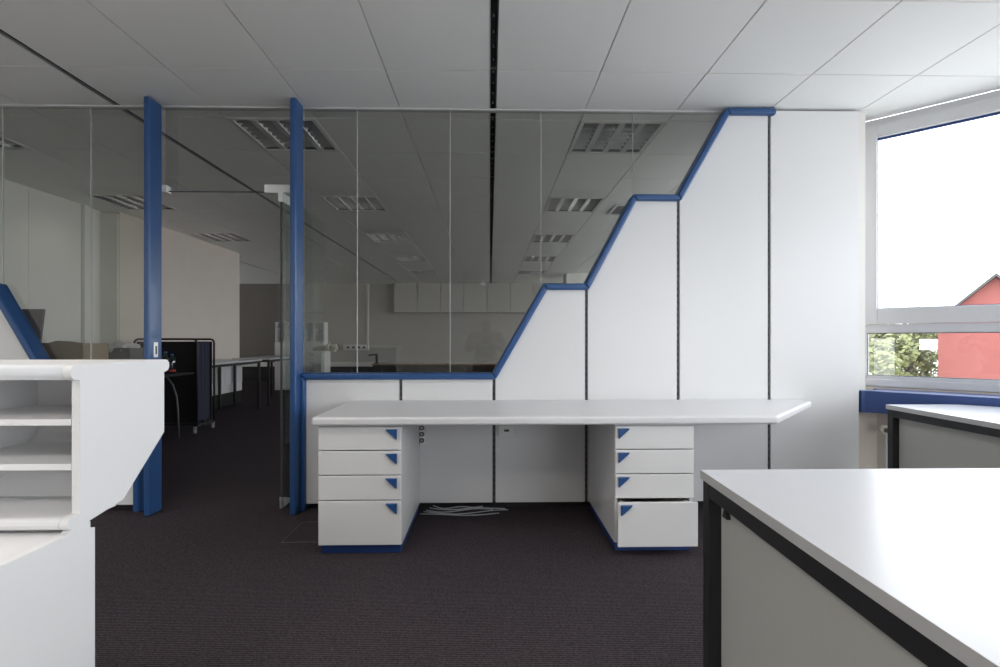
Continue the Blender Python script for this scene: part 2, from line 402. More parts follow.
# ------------------------------------------------------------------ ceiling lamps
def make_lamp():
    t = thing('ceiling_lamp', 'x', 'ceiling lamp', (0, 0, ZC), 'recessed louvre lamps')
    h = .30
    bm = BM()
    for s in (-1, 1):
        box(bm, s*h-.014, s*h+.014, -h-.014, h+.014, -.005, .004); box(bm, -h, h, s*h-.014, s*h+.014, -.005, .004)
    for o in t.children: pass
    def add(name, bm, m, bevel=0):
        bmesh.ops.recalc_face_normals(bm, faces=bm.faces)
        me = bpy.data.meshes.new(name); bm.to_mesh(me); bm.free(); me.materials.append(M[m])
        o = bpy.data.objects.new(name, me); COL.objects.link(o); o.parent = t; return o
    add('frame', bm, 'duct')
    bm = BM(); box(bm, -h, h, -h, h, .10, .11)
    for s in (-1, 1):
        box(bm, s*h-.003, s*h+.003, -h, h, 0, .11); box(bm, -h, h, s*h-.003, s*h+.003, 0, .11)
    add('housing', bm, 'housing')
    bm = BM(); p = .15
    for k in range(5):
        x = -h+p*k; wl_ = .038
        l = x-wl_ if k > 0 else x; r = x+wl_ if k < 4 else x
        prism(bm, [(x-.022, .001), (x+.022, .001), (r, .052), (l, .052)] if 0 < k < 4 else
              ([(x, .001), (x+.006, .001), (r, .052), (x, .052)] if k == 0 else [(x-.006, .001), (x, .001), (x, .052), (l, .052)]), -h+.004, h-.004, 'y')
    add('reflector', bm, 'alu')
    bm = BM()
    for k in range(1, 8):
        y = -h+2*h*k/8
        prism(bm, [(y-.0015, .003), (y+.0015, .003), (y+.008, .045), (y-.008, .045)], -h+.005, h-.005, 'x')
    add('louvre', bm, 'blade')
    for k in range(4):
        x = -h+p*(k+.5); bm = BM(); tube(bm, [(x, -h+.01, .07), (x, h-.01, .07)], .013, 8); add('lamp_tube', bm, 'tube')
    return t
lamp0 = make_lamp(); first = True
ordn = ['first', 'second', 'third', 'fourth', 'fifth']
for i in sorted(LAMP_COLS):
    for j in sorted(LAMP_ROWS):
        if not inlight(i, j): continue
        a = .02+TX*i+TX/2; y = 2.96+TY*(j+.5); r = sorted(LAMP_ROWS).index(j)-2
        where = {-7: 'left wall row', -3: 'row beside the glass door', 1: 'row towards the windows'}[i]
        lab = ('square louvre ceiling lamp of the %s, %s beyond the glass' % (where, ordn[r])) if r >= 0 else \
              'louvre ceiling lamp of the %s, over the front %s' % (where, {-3: 'desks', -6: 'of the room'}[j])
        if first: lamp0.location = (a, y, ZC); lamp0['label'] = lab; first = False
        else: dup(lamp0, (a, y, ZC), lab)
        if j < 0:      # unseen fill lights added under the front-room lamps; spread narrowed to hide their reflection
            ld = bpy.data.lights.new('fill_light', 'AREA'); ld.shape = 'SQUARE'; ld.size = .56; ld.energy = FILL_W*({1: .3, -3: .6, -7: .8}[i] if j == -3 else 1); ld.color = (1, .95, .88); ld.spread = math.radians(140)
            lo = bpy.data.objects.new('fill_light', ld); COL.objects.link(lo); lo.location = (a, y, ZC-.008)
# border strips filling each lamp cell
bm = BM()
for i in LAMP_COLS:
    for j in LAMP_ROWS:
        if not inlight(i, j): continue
        a, c = .02+TX*i, .02+TX*(i+1); y0 = 2.96+TY*j; y1 = y0+TY; mx, my = (a+c)/2, (y0+y1)/2
        box(bm, a+.002, mx-.314, y0+.002, y1-.002, ZC, ZC+.01); box(bm, mx+.314, c-.002, y0+.002, y1-.002, ZC, ZC+.01)
        box(bm, mx-.314, mx+.314, y0+.002, my-.314, ZC, ZC+.01); box(bm, mx-.314, mx+.314, my+.314, y1-.002, ZC, ZC+.01)
struct('ceiling_infill', bm, 'ceil')
t = thing('air_vent', 'dark rectangular air grille in the ceiling beside the second lamp', 'vent', (1.78, 6.07, ZC-.01))
bm = BM()
for (a, c, y0, y1) in ((1.48, 2.08, 5.84, 5.87), (1.48, 2.08, 6.27, 6.30), (1.48, 1.51, 5.87, 6.27), (2.05, 2.08, 5.87, 6.27)): box(bm, a, c, y0, y1, ZC-.012, ZC-.001)
obj('frame', bm, 'duct', t)
bm = BM(); box(bm, 1.51, 2.05, 5.87, 6.27, ZC-.004, ZC-.001); obj('backing', bm, 'dark', t)
bm = BM()
for k in range(12): box(bm, 1.51, 2.05, 5.885+k*.033, 5.892+k*.033, ZC-.010, ZC-.003)
obj('louvre', bm, 'housing', t)
t = thing('ceiling_sensor', 'small white sensor on a stem at the far end of the ceiling slot', 'sensor', (-.2, 13.2, ZC-.2))
bm = BM(); tube(bm, [(-.2, 13.2, ZC-.001), (-.2, 13.2, ZC-.10)], .02, 10); obj('stem', bm, 'plastic', t)
bm = BM(); tube(bm, [(-.2, 13.2, ZC-.08), (-.2, 13.2, ZC-.11), (-.2, 13.2, ZC-.15)], [.03, .09, .06], 16); obj('sensor_head', bm, 'plastic', t)

# ------------------------------------------------------------------ partition
YP = 3.40            # face of the white panels
J = [-1.285, -.605, .027, .658, 1.290, 1.920, 2.548]
steps = [(-1.285, .905), (.027, .905), (.375, 1.512), (.658, 1.512), (.985, 2.120), (1.290, 2.120), (1.635, 2.730), (1.955, 2.730)]
def sheet(name, pts, label, cat='panel', group='white partition panels', z0=.045):
    bm = BM(); prism(bm, pts, YP, YP+.019, 'y')
    return tag(obj(name, bm, 'panel', bevel=.0015, seg=1), label, cat, group)
g = .0105; F = .022      # half gap between panels, half height of the blue rail
def ztop(x):
    for (x0, z0), (x1, z1) in zip(steps, steps[1:]):
        if x0 <= x <= x1: return z0+(z1-z0)*(x-x0)/(x1-x0)
    return 2.735
def panel_right(i, label):
    a, c = J[i]+(g if i else .045), J[i+1]-g
    top = [(x, z) for x, z in steps if a < x < c]
    pts = [(a, .045)] + [(a, ztop(a))] + top + [(c, ztop(c))] + [(c, .045)]
    sheet('partition_panel', pts, label)
panel_right(0, 'low white partition panel beside the blue post by the door')
panel_right(1, 'low white partition panel with a power strip behind the desk')
panel_right(2, 'white partition panel with a slanted top, shortest of the stepped ones')
panel_right(3, 'white slant-topped partition panel, middle height, behind the desk')
panel_right(4, 'white slant-topped partition panel that reaches the ceiling')
bm = BM(); prism(bm, [(J[5]+g, .045), (J[6]-.002, .045), (J[6]-.002, 2.728), (J[5]+g, 2.728)], YP, YP+.019, 'y'); 
tag(obj('partition_panel', bm, 'panel', bevel=.0015, seg=1), 'full height square-topped white partition panel next to the window', 'panel', 'white partition panels')
# left-hand steps mirror the right ones
JL = [-2.335, -2.96, -3.59, -4.19, -4.79]
stepsL = [(-2.37, .905), (-2.96, .905), (-3.31, 1.512), (-3.59, 1.512), (-3.94, 2.12), (-4.19, 2.12), (-4.54, 2.73), (-4.79, 2.73)]
def ztopL(x):
    for (x0, z0), (x1, z1) in zip(stepsL, stepsL[1:]):
        if x1 <= x <= x0: return z0+(z1-z0)*(x-x0)/(x1-x0)
    return .905
labL = ['low white partition panel between the counter and the blue door post', 'white slant-topped partition panel behind the reception counter',
        'white partition panel two steps up, beyond the reception counter', 'white partition panel by the left wall, reaching the ceiling']
for i in range(4):
    c, a = JL[i]-(g if i else .045), JL[i+1]+g
    pts = [(c, .045), (c, ztopL(c))] + [(x, z) for x, z in stepsL if a < x < c] + [(a, ztopL(a)), (a, .045)]
    sheet('partition_panel', pts, labL[i])
# metal core behind the panels, seen in the joints, and dark floor recess
def sl(x, z): return z
for nm, pts in (('trim_5', [(-1.25, .0)] + [(x, z-.01) for x, z in steps] + [(2.54, 2.735), (2.54, 0)]),
                ('trim_6', [(-2.31, .0)] + [(x, z-.01) for x, z in stepsL] + [(-4.79, 0)])):
    bm = BM(); prism(bm, pts, YP+.045, YP+.09, 'y'); struct(nm, bm, 'dark')
ups = [(J[1], .045, .88), (J[2], .045, .90), (J[3], .045, 1.50), (J[4], .045, 2.10), (J[5], .045, 2.70)]
for k, (x, z0, z1) in enumerate(ups):
    bm = BM(); box(bm, x-.0098, x+.0098, YP+.014, YP+.044, z0, z1)
    zz = z0+.05
    while zz < z1-.05: box(bm, x-.003, x+.003, YP+.0125, YP+.015, zz, zz+.02, 1); zz += .045
    o = obj('slotted_upright', bm, ['housing', 'dark'])
    tag(o, ['dark slotted upright between the two low panels', 'dark slotted upright where the blue rail starts to climb', 'dark slotted upright at the foot of the second slope',
            'dark slotted upright at the foot of the third slope', 'dark slotted upright beside the full height panel'][k], 'upright', 'slotted uprights in the panel joints')
# blue stepped rail
def rail(root, p, q2, name='rail'):
    (x0, z0), (x1, z1) = p, q2
    bm = BM(); n = Vector((-(z1-z0), 0, x1-x0)).normalized()*F
    return bm
def rail_profile(root, pts, close_down=None):
    """mitred rail: one part for each run"""
    n = len(pts); off = []
    for i in range(n):
        ds = []
        if i > 0: ds.append((Vector(pts[i])-Vector(pts[i-1])).normalized())
        if i < n-1: ds.append((Vector(pts[i+1])-Vector(pts[i])).normalized())
        ns = [Vector((-d.y, d.x)) for d in ds]; m = sum(ns, Vector((0, 0))).normalized(); m *= F/max(.3, m.dot(ns[0])); off.append(m)
    for i in range(n-1):
        a, c = Vector(pts[i]), Vector(pts[i+1]); bm = BM()
        prism(bm, [tuple(a+off[i]), tuple(c+off[i+1]), tuple(c-off[i+1]), tuple(a-off[i])], YP-.032, YP+.085, 'y')
        obj('sloped_rail' if abs(c.y-a.y) > .1 and abs(c.x-a.x) > .05 else 'rail', bm, 'blue', root, bevel=.013, seg=3)
r = thing('partition_rail', 'blue stepped rail climbing from the low panels to the ceiling', 'rail', (.3, YP+.03, 0))
rail_profile(r, [(-1.262, 0.0), (-1.262, .905)] + [(x, z-.0) for x, z in steps[1:6]] + [(1.623, 2.712), (1.955, 2.712)])
r = thing('partition_rail', 'blue stepped rail behind the reception counter', 'rail', (-3.4, YP+.03, 0))
rail_profile(r, [(-2.355, 0.0), (-2.355, .905)] + [(x, z) for x, z in stepsL[1:6]] + [(-4.53, 2.712), (-4.78, 2.712)])
# blue posts
def post(x0, x1, label):
    t = thing('door_post', label, 'post', ((x0+x1)/2, 3.35, 0), 'blue posts of the glass doorway')
    bm = BM(); box(bm, x0, x1, 3.295, 3.43, 0, ZC-.002); obj('upright', bm, 'blue', t, bevel=.014, seg=4)
    return t
p1 = post(-2.256, -2.216, 'blue post on the strike side of the glass doorway')
bm = BM(); box(bm, -2.2165, -2.213, 3.34, 3.38, .945+.09, 1.045+.09); obj('strike_plate', bm, 'chrome', p1, bevel=.004, label='silver strike plate')
bm = BM(); box(bm, -2.2135, -2.2125, 3.352, 3.368, .965+.09, 1.02+.09); obj('strike_hole', bm, 'socket', p1)
p2 = post(-1.312, -1.268, 'blue post between the open glass door and low panels')
# left window-side glazing ------------------------------------------------
YG = 3.452
def pane_poly(root, pts, m='glass', name='glass_pane', th=.010):
    bm = BM(); prism(bm, pts, YG, YG+th, 'y'); obj(name, bm, m, root)
gj = [-1.27, -.912, -.275, .353, .992, 1.60]
g1 = thing('glass_partition', 'frameless glazing above the stepped blue rail right of the door', 'glass partition', (.1, YG, .9))
for i in range(5):
    a, c = gj[i]+.002, gj[i+1]-.002
    low = [(a, ztop(a)+.01)] + [(x, z+.01) for x, z in steps if a < x < c] + [(c, ztop(c)+.01)]
    pane_poly(g1, low + [(c, 2.728), (a, 2.728)])
gl = [-2.27, -2.712, -3.30, -3.90, -4.40]
g2 = thing('glass_partition', 'frameless glazing behind the reception counter above the blue rail', 'glass partition', (-3.4, YG, .9))
for i in range(4):
    c, a = gl[i]-.002, gl[i+1]+.002
    low = [(c, ztopL(c)+.01)] + [(x, z+.01) for x, z in stepsL if a < x < c] + [(a, ztopL(a)+.01)]
    pane_poly(g2, low + [(a, 2.728), (c, 2.728)])
def seals(root, xs, zf):
    for x in xs:
        bm = BM(); box(bm, x-.0016, x+.0016, YG-.001, YG+.011, zf(x)+.02, 2.725); obj('joint_seal', bm, 'edge', root)
seals(g1, gj[1:5], ztop); seals(g2, gl[1:4], ztopL)
bm = BM(); box(bm, -4.79, 1.62, YG-.018, YG+.03, 2.729, ZC-.001); struct('trim_7', bm, 'edge', bevel=.002)
# transom over the doorway, fixed side strip, door leaf
tr = thing('transom_pane', 'wide fixed glass pane over the doorway', 'glass pane', (-1.75, YG, 2.16))
pane_poly(tr, [(-2.21, 2.165), (-1.33, 2.165), (-1.33, 2.728), (-2.21, 2.728)], 'glass')
bm = BM(); box(bm, -2.232, -2.190, YG-.022, YG+.03, 2.152, 2.20); obj('clamp', bm, 'plastic', tr, bevel=.002)
bm = BM(); box(bm, -2.212, -1.33, YG-.001, YG+.011, 2.161, 2.166); obj('edge_strip', bm, 'winseal', tr)
d = bpy.data.objects.new('door_1', None); COL.objects.link(d); d.location = (-1.42, 3.45, 0); d['kind'] = 'structure'
bm = BM(); prism(bm, [(3.435, .012), (4.30, .012), (4.30, 2.150), (3.435, 2.150)], -1.4245, -1.4145, 'x'); o = obj('door_leaf', bm, 'doorglass', d)
ang = math.radians(3.2)
bm = BM(); box(bm, -1.426, -1.413, 3.429, 3.436, .012, 2.150); obj('edge_strip', bm, 'socket', d)
bm = BM(); box(bm, -1.53, -1.325, YG-.03, YG+.035, 2.150, 2.205); box(bm, -1.437, -1.402, YG-.03, YG+.09, 2.09, 2.150); obj('door_hinge', bm, 'plastic', d, bevel=.002)
bm = BM(); prism(bm, [(3.42, .006), (3.58, .006), (3.58, .03), (3.42, .085)], -1.428, -1.411, 'x'); obj('floor_hinge', bm, 'chrome', d, bevel=.002)
bm = BM(); prism(bm, [(-1.33, .0), (-1.40, 0), (-1.40, 2.15), (-1.33, 2.15)], YG, YG+.01, 'y'); obj('side_glass', bm, 'doorglass', d)

# ------------------------------------------------------------------ long desk with two drawer pedestals
ZD = .743
def bull(pts_front, y0, z1, th, r):
    pass
bm = BM(); prism(bm, [(-.94, 2.645), (1.545, 2.65), (2.15, 3.30), (2.13, 3.396), (-.945, 3.396)], ZD-.046, ZD, 'z')
o = obj('desktop', bm, 'desk', bevel=.014, seg=5)
tag(o, 'long white desktop with rounded edge and angled end on two pedestals', 'desktop')
def tri(bm, x, y, z, s, ww=.060, hh=.056, th=.016):
    prism(bm, [(x, z), (x-s*ww, z), (x-s*ww*.93, z-.006), (x-.001*s, z-hh)], y-th, y, 'y')
def pedestal(x0, x1, side, label, pulled=0.0):
    """side = +1: handles near the right edge, -1: near the left edge"""
    t = thing('drawer_pedestal', label, 'pedestal', ((x0+x1)/2, 3.0, 0), 'white drawer pedestals')
    yf = 2.683; zt = ZD-.047
    bm = BM(); T = .018
    box(bm, x0, x0+T, yf+.02, 3.392, .05, zt); box(bm, x1-T, x1, yf+.02, 3.392, .05, zt)
    box(bm, x0+T, x1-T, yf+.02, 3.392, .05, .05+T); box(bm, x0+T, x1-T, yf+.02, 3.392, zt-T, zt); box(bm, x0+T, x1-T, 3.375, 3.392, .05+T, zt-T)
    obj('carcass', bm, 'panel', t, bevel=.001, seg=1)
    bm = BM(); box(bm, x0+.008, x1-.008, yf+.035, 3.385, .0, .049); obj('plinth', bm, 'plinth', t, label='blue plinth')
    zs = [(.054, .290), (.295, .424), (.429, .556), (.561, zt-.010)]
    for i, (za, zb) in enumerate(zs):
        dy = pulled if i == 0 else 0
        bm = BM(); box(bm, x0, x1, yf-dy, yf+.018-dy, za, zb)
        dr = obj('drawer', bm, 'panel', t, bevel=.004, seg=3)
        bm = BM(); xx = x1-.022 if side > 0 else x0+.016
        tri(bm, xx, yf-dy-.0005, zb-.012, side)
        obj('handle', bm, 'handle', dr, bevel=.002, label='blue triangular handle')
        if pulled and i == 0:
            bm = BM(); box(bm, x0+.03, x0+.045, yf+.019-dy, 3.25, za+.03, zb-.015); box(bm, x1-.045, x1-.03, yf+.019-dy, 3.25, za+.03, zb-.015)
            box(bm, x0+.045, x1-.045, yf+.019-dy, 3.25, za+.03, za+.04); obj('drawer_box', bm, 'duct', dr)
    return t
pedestal(-.916, -.474, 1, 'white four-drawer pedestal with all drawers shut, under the door-side end')
pedestal(.675, 1.103, -1, 'white four-drawer pedestal with its bottom drawer pulled out', pulled=.055)

# power strip, data socket, cables, floor hatch
t = thing('power_strip', 'white upright power strip on the low panel beside the shut pedestal', 'power strip', (-.445, YP, .5))
x = -.473
bm = BM(); box(bm, x+.002, x+.038, YP-.045, YP-.001, .455, .67); obj('strip_body', bm, 'plastic', t, bevel=.004)
bm = BM(); box(bm, x-.004, x+.0015, YP-.040, YP-.001, .45, .675); obj('mounting_rail', bm, 'housing', t)
for k in range(3):
    zc = .478+k*.042
    bm = BM(); tube(bm, [(x+.017, YP-.0455, zc), (x+.017, YP-.0465, zc)], .0165, 16); so = obj('socket', bm, 'socket', t)
    bm = BM(); tube(bm, [(x+.017, YP-.0466, zc), (x+.017, YP-.0474, zc)], .009, 16); obj('socket_face', bm, 'ceilgap', so)
t = thing('data_socket', 'small white data outlet on the slanted panel under the desktop', 'socket', (.12, YP, .6))
bm = BM(); box(bm, .060, .155, YP-.035, YP-.001, .50, .575); obj('outlet_box', bm, 'plastic', t, bevel=.004)
bm = BM(); box(bm, .095, .128, YP-.0365, YP-.035, .533, .548); obj('outlet_port', bm, 'socket', t)
rnd = random.Random(3)
for k in range(5):
    pts = []; n = 30; x0 = -.46+.02*k; x1 = (.06, .12, .02, .10, -.05)[k]; yb = 3.30+.012*k
    for i in range(n+1):
        u = i/n
        pts.append((x0+(x1-x0)*u, yb-.012*k*math.sin(u*PI)-.028*math.sin(u*PI*(1.0+.45*k))+.008*math.sin(7*u+2*k), .006+.0095*k*(1 if .05 < u < .95 else .95)))
    bm = BM(); tube(bm, pts, .0034, 8)
    tag(obj('cable', bm, 'cable'), 'thin grey cable lying in a tangle on the carpet under the desktop', 'cable', 'grey cables under the desk')
bm = BM()
x0, x1, y0, y1 = -1.185, -.925, 2.86, 3.18
for a in ((x0, x1, y0, y0+.004), (x0, x1, y1-.004, y1), (x0, x0+.004, y0, y1), (x1-.004, x1, y0, y1)): box(bm, *a, .0, .0025, 0)
box(bm, x0+.004, x1-.004, y0+.004, y1-.004, 0, .0015, 1)
tag(obj('floor_hatch', bm, ['housing', 'carpet']), 'carpeted floor outlet hatch with thin metal rim beside the shut pedestal', 'hatch')

# ------------------------------------------------------------------ reception counter (front, left)
XE = -1.0; t = thing('reception_counter', 'white reception counter with open shelves and rounded top edge', 'counter', (-1.6, 1.2, 0))
def arc(cx, cz, r_, a0, a1, n=6): return [(cx+r_*math.cos(math.radians(a0+(a1-a0)*i/n)), cz+r_*math.sin(math.radians(a0+(a1-a0)*i/n))) for i in range(n+1)]
zt = 1.090; rr = .0185
prof = []                                              # (y, z) outline of the end board
prof += arc(1.212+rr, zt-rr, rr, 90, 270, 10)           # front ear of the counter top
prof += [(1.240, zt-2*rr-.001), (1.240, .727)]
prof += arc(1.205+.012, .7105, .0145, 90, 270, 6)[0:7]
prof += [(1.205, .688), (.45, .688), (.45, .0), (1.287, 0), (1.287, .676), (1.268, .682), (1.268, .698), (1.385, .715), (1.556, .868)]
prof += [(1.556, zt-2*rr-.001)]
prof += arc(1.562, zt-rr, rr, -90, 90, 10)
bm = BM(); prism(bm, prof, XE-.0205, XE, 'x'); obj('end_board', bm, 'panel', t, bevel=.0008, seg=1)
XW = -2.6
bm = BM()
pf = arc(1.212+rr, zt-rr, rr, 90, 270, 14) + arc(1.562, zt-rr, rr, -90, 90, 14)
prism(bm, pf, XW, XE-.021, 'x'); o = obj('counter_top', bm, 'desk', t)
for p in o.data.polygons: p.use_smooth = abs(p.normal.x) < .5
o.modifiers.new('wn', 'WEIGHTED_NORMAL')
xs = [XE-.021, -1.36, -1.70, -2.04, -2.38, XW+.018]
for x in xs[1:]:
    bm = BM(); prism(bm, [(1.236, .727), (1.40, .727), (1.53, .868), (1.53, zt-2*rr-.001), (1.236, zt-2*rr-.001)], x-.018, x, 'x'); obj('divider', bm, 'panel', t)
for x1, x0 in zip(xs, xs[1:]):
    for zz, yy in ((.957, 1.515), (.848, 1.50)):
        bm = BM(); box(bm, x0+.0005, x1-.0005, 1.240, yy, zz-.016, zz); obj('shelf', bm, 'panel', t, bevel=.001, seg=1)
bm = BM(); prism(bm, [(1.531, zt-2*rr-.001), (1.545, zt-2*rr-.001), (1.545, .868), (1.386, .716), (1.375, .728), (1.531, .872)], XW, XE-.021, 'x'); obj('back_board', bm, 'panel', t)
bm = BM(); prism(bm, arc(1.205+.012, .7105, .0145, 90, 270, 6)+[(1.385, .698), (1.385, .725)], XW, XE-.021, 'x'); obj('base_board', bm, 'desk', t)
bm = BM(); box(bm, XW, XE-.021, .45, 1.30, .660, .688); obj('writing_top', bm, 'desk', t, bevel=.002)
bm = BM(); box(bm, XW, XE-.021, 1.27, 1.287, 0, .659); obj('front_board', bm, 'panel', t)

# ------------------------------------------------------------------ steel-framed tables
def steel_table(x0, x1, y0, y1, z, label, poly=None, skew=0.0):
    t = thing('table', label, 'table', ((x0+x1)/2, (y0+y1)/2, 0), 'steel framed white tables')
    poly = poly or [(x0, y1), (x1, y1), (x1, y0), (x0+skew, y0)]
    bm = BM(); prism(bm, poly, z-.027, z, 'z', 0)
    top = obj('tabletop', bm, ['table', 'edge'], t, bevel=.0008, seg=1)
    for p in top.data.polygons:
        if abs(p.normal.z) < .5: p.material_index = 1
    r_ = .042; zz = z-.0275; i = .006
    cs = [(x0+i, y1-i), (x1-i, y1-i), (x0+i+skew, y0+i), (x1-i, y0+i)]
    for k, (cx, cy) in enumerate(cs):
        sx_ = 1 if k in (0, 2) else -1; sy_ = -1 if k < 2 else 1
        bm = BM(); box(bm, min(cx, cx+sx_*r_), max(cx, cx+sx_*r_), min(cy, cy+sy_*r_), max(cy, cy+sy_*r_), 0, zz)
        obj('leg', bm, 'black', t, bevel=.003)
    bm = BM(); za = zz-.045
    prism(bm, [(x0+i, y1-i-r_), (x0+i+r_*.6, y1-i-r_), (x0+i+skew+r_*.6, y0+i+r_), (x0+i+skew, y0+i+r_)], za, zz, 'z')
    box(bm, x1-i-r_*.6, x1-i, y0+i+r_, y1-i-r_, za, zz)
    box(bm, x0+i+r_, x1-i-r_, y1-i-r_*.6, y1-i, za, zz); box(bm, x0+i+skew+r_, x1-i-r_, y0+i, y0+i+r_*.6, za, zz)
    obj('apron', bm, 'black', t, bevel=.002)
    bm = BM(); prism(bm, [(x0+i+.034, y1-i-.05), (x0+i+.052, y1-i-.05), (x0+i+skew+.052, y0+.06), (x0+i+skew+.034, y0+.06)], .10, zz-.047, 'z')
    obj('side_panel', bm, 'greypanel', t, bevel=.001, seg=1)
    if skew < 0: bm = BM(); prism(bm, [(y1-.090, zz-.085), (y1-.120, zz-.085), (y1-.105, zz-.052)], x0+i+.020, x0+i+.0335, 'x'); obj('bracket', bm, 'black', t)
    return t
T1 = (.648, 2.45, .22, 1.530)
steel_table(*T1, .75, 'large white table with black steel legs nearest the camera', skew=-.035)
hx = lambda y: 0
sxp = Vector((2.605, 3.372))+NW*.012
def sill_at(y): tt = (y-sxp.y)/DW.y; return sxp.x+DW.x*tt
steel_table(2.455, sill_at(2.2)-.03, 2.10, 3.055, .75, 'white table with black steel legs pushed into the angled window corner',
            poly=[(2.455, 3.055), (sill_at(3.055)-.004, 3.055), (sill_at(2.10)-.004, 2.10), (2.425, 2.10)])

# ------------------------------------------------------------------ office beyond the glass
def plain_table(x0, x1, y0, y1, z, label, legm='black', group='white tables in the office beyond', topm='table', edgem='edge'):
    t = thing('table', label, 'table', ((x0+x1)/2, (y0+y1)/2, 0), group)
    bm = BM(); box(bm, x0, x1, y0, y1, z-.025, z)
    o = obj('tabletop', bm, [topm, edgem], t, bevel=.002)
    for p in o.data.polygons:
        if abs(p.normal.z) < .5: p.material_index = 1
    for cx in (x0+.02, x1-.055):
        for cy in (y0+.02, y1-.055):
            bm = BM(); box(bm, cx, cx+.035, cy, cy+.035, 0, z-.026); obj('leg', bm, legm, t)
    bm = BM(); 
    for cy in (y0+.025, y1-.05): box(bm, x0+.056, x1-.056, cy, cy+.025, z-.065, z-.026)
    for cx in (x0+.025, x1-.05): box(bm, cx, cx+.025, y0+.056, y1-.056, z-.065, z-.026)
    obj('apron', bm, legm, t)
    return t
plain_table(-4.52, -3.80, 6.75, 8.42, .83, 'long white table on black legs behind the folded black board')
plain_table(-4.50, -3.84, 8.80, 10.35, .83, 'white table on black legs past the end of the warm wall')
plain_table(-4.75, -4.03, 4.35, 6.05, .80, 'pale table holding the cardboard box, against the panelled wall')
plain_table(-2.10, .35, 8.9, 9.6, .73, 'low wood-edged table seen through the glazing above the low panels', edgem='wood')

# folded black mobile board with tubular frame
t = thing('folding_board', 'black folded mobile board on castors behind the doorway', 'board', (-3.95, 6.4, 0))
xa, xb, ya, yb = -4.36, -3.60, 6.22, 6.60
bm = BM(); box(bm, xa+.02, xb-.02, ya+.01, ya+.04, .13, 1.13); obj('board', bm, 'blackfab', t)
bm = BM(); box(bm, xa+.02, xb-.02, yb-.04, yb-.01, .13, 1.13); obj('board', bm, 'blackfab', t)
bm = BM(); prism(bm, [(ya+.04+i*(yb-ya-.08)/8, 0) for i in range(1)] or [], 0, 0) if 0 else None
n = 8; pts = []
for i in range(n+1):
    yy = ya+.045+(yb-ya-.09)*i/n; pts.append((xb-.035+(.018 if i % 2 else 0), yy))
pts += [(xb-.07, yb-.045), (xb-.07, ya+.045)]
bm.free() if 0 else None
bm = BM(); prism(bm, pts, .14, 1.12, 'z'); obj('fabric_side', bm, 'navy', t)
def hoop(y): 
    R = .05; P = [(xa, y, .10), (xa, y, 1.16-R)] + [(xa+R-R*math.cos(a), y, 1.16-R+R*math.sin(a)) for a in (.5, 1.0, PI/2)]
    P += [(xb-R+R*math.sin(a), y, 1.16-R+R*math.cos(a)) for a in (0, .5, 1.0)] + [(xb, y, 1.16-R), (xb, y, .10)]
    return P
for y in (ya, yb):
    bm = BM(); tube(bm, hoop(y), .013, 8); obj('tube_frame', bm, 'black', t)
bm = BM(); box(bm, xa, xa+.04, ya, yb, .08, .11); box(bm, xb-.04, xb, ya, yb, .08, .11); box(bm, xa, xb, ya-.01, ya+.02, .10, .13); obj('base_bar', bm, 'black', t)
for cx in (xa+.02, xb-.02):
    for cy in (ya-.01, yb+.01):
        bm = BM(); tube(bm, [(cx-.010, cy, .026), (cx+.010, cy, .026)], .025, 14); box(bm, cx-.015, cx+.015, cy-.015, cy+.015, .05, .085); obj('castor', bm, 'chrome', t)

# small dark side table with bent legs and two water bottles
t = thing('side_table', 'small dark side table with bent steel legs in front of the black board', 'table', (-3.85, 5.72, 0))
bm = BM(); box(bm, -4.0, -3.50, 5.42, 6.0, .745, .77); obj('tabletop', bm, 'blackfab', t, bevel=.01)
for sy_ in (5.48, 5.94):
    for s, xc_ in ((1, -3.80), (-1, -3.86)):
        P = [(xc_-s*.06, sy_, .744)] + [(xc_+s*(-.06+.20*math.sin(u*PI/2)), sy_, .744-.42*(1-math.cos(u*PI/2))) for u in (.25, .5, .75, 1)] + [(xc_+s*.15, sy_, .0)]
        bm = BM(); tube(bm, P, .011, 8); obj('leg', bm, 'housing', t)
def bottle(x, y, z, h, lab, red):
    t = thing('water_bottle', lab, 'bottle', (x, y, z), 'bottles on the dark side table')
    r_ = .036; bm = BM()
    tube(bm, [(x, y, z), (x, y, z+.01), (x, y, z+h*.3), (x, y, z+h*.55), (x, y, z+h*.72), (x, y, z+h*.88), (x, y, z+h*.93)], [r_*.8, r_, r_*.93, r_, r_*.95, .014, .013], 16); obj('bottle_body', bm, 'bottle', t)
    bm = BM(); tube(bm, [(x, y, z+h*.93), (x, y, z+h)], .016, 14); obj('cap', bm, 'cap', t)
    bm = BM(); tube(bm, [(x, y, z+h*(.1 if red else .32)), (x, y, z+h*(.2 if red else .54))], r_*1.02, 16); obj('label_band', bm, 'red' if red else 'label', t)
bottle(-3.60, 5.62, .771, .25, 'clear plastic water bottle with blue cap and blue label', False)
bottle(-3.59, 5.72, .771, .22, 'clear plastic bottle with a red label, shorter one', True)

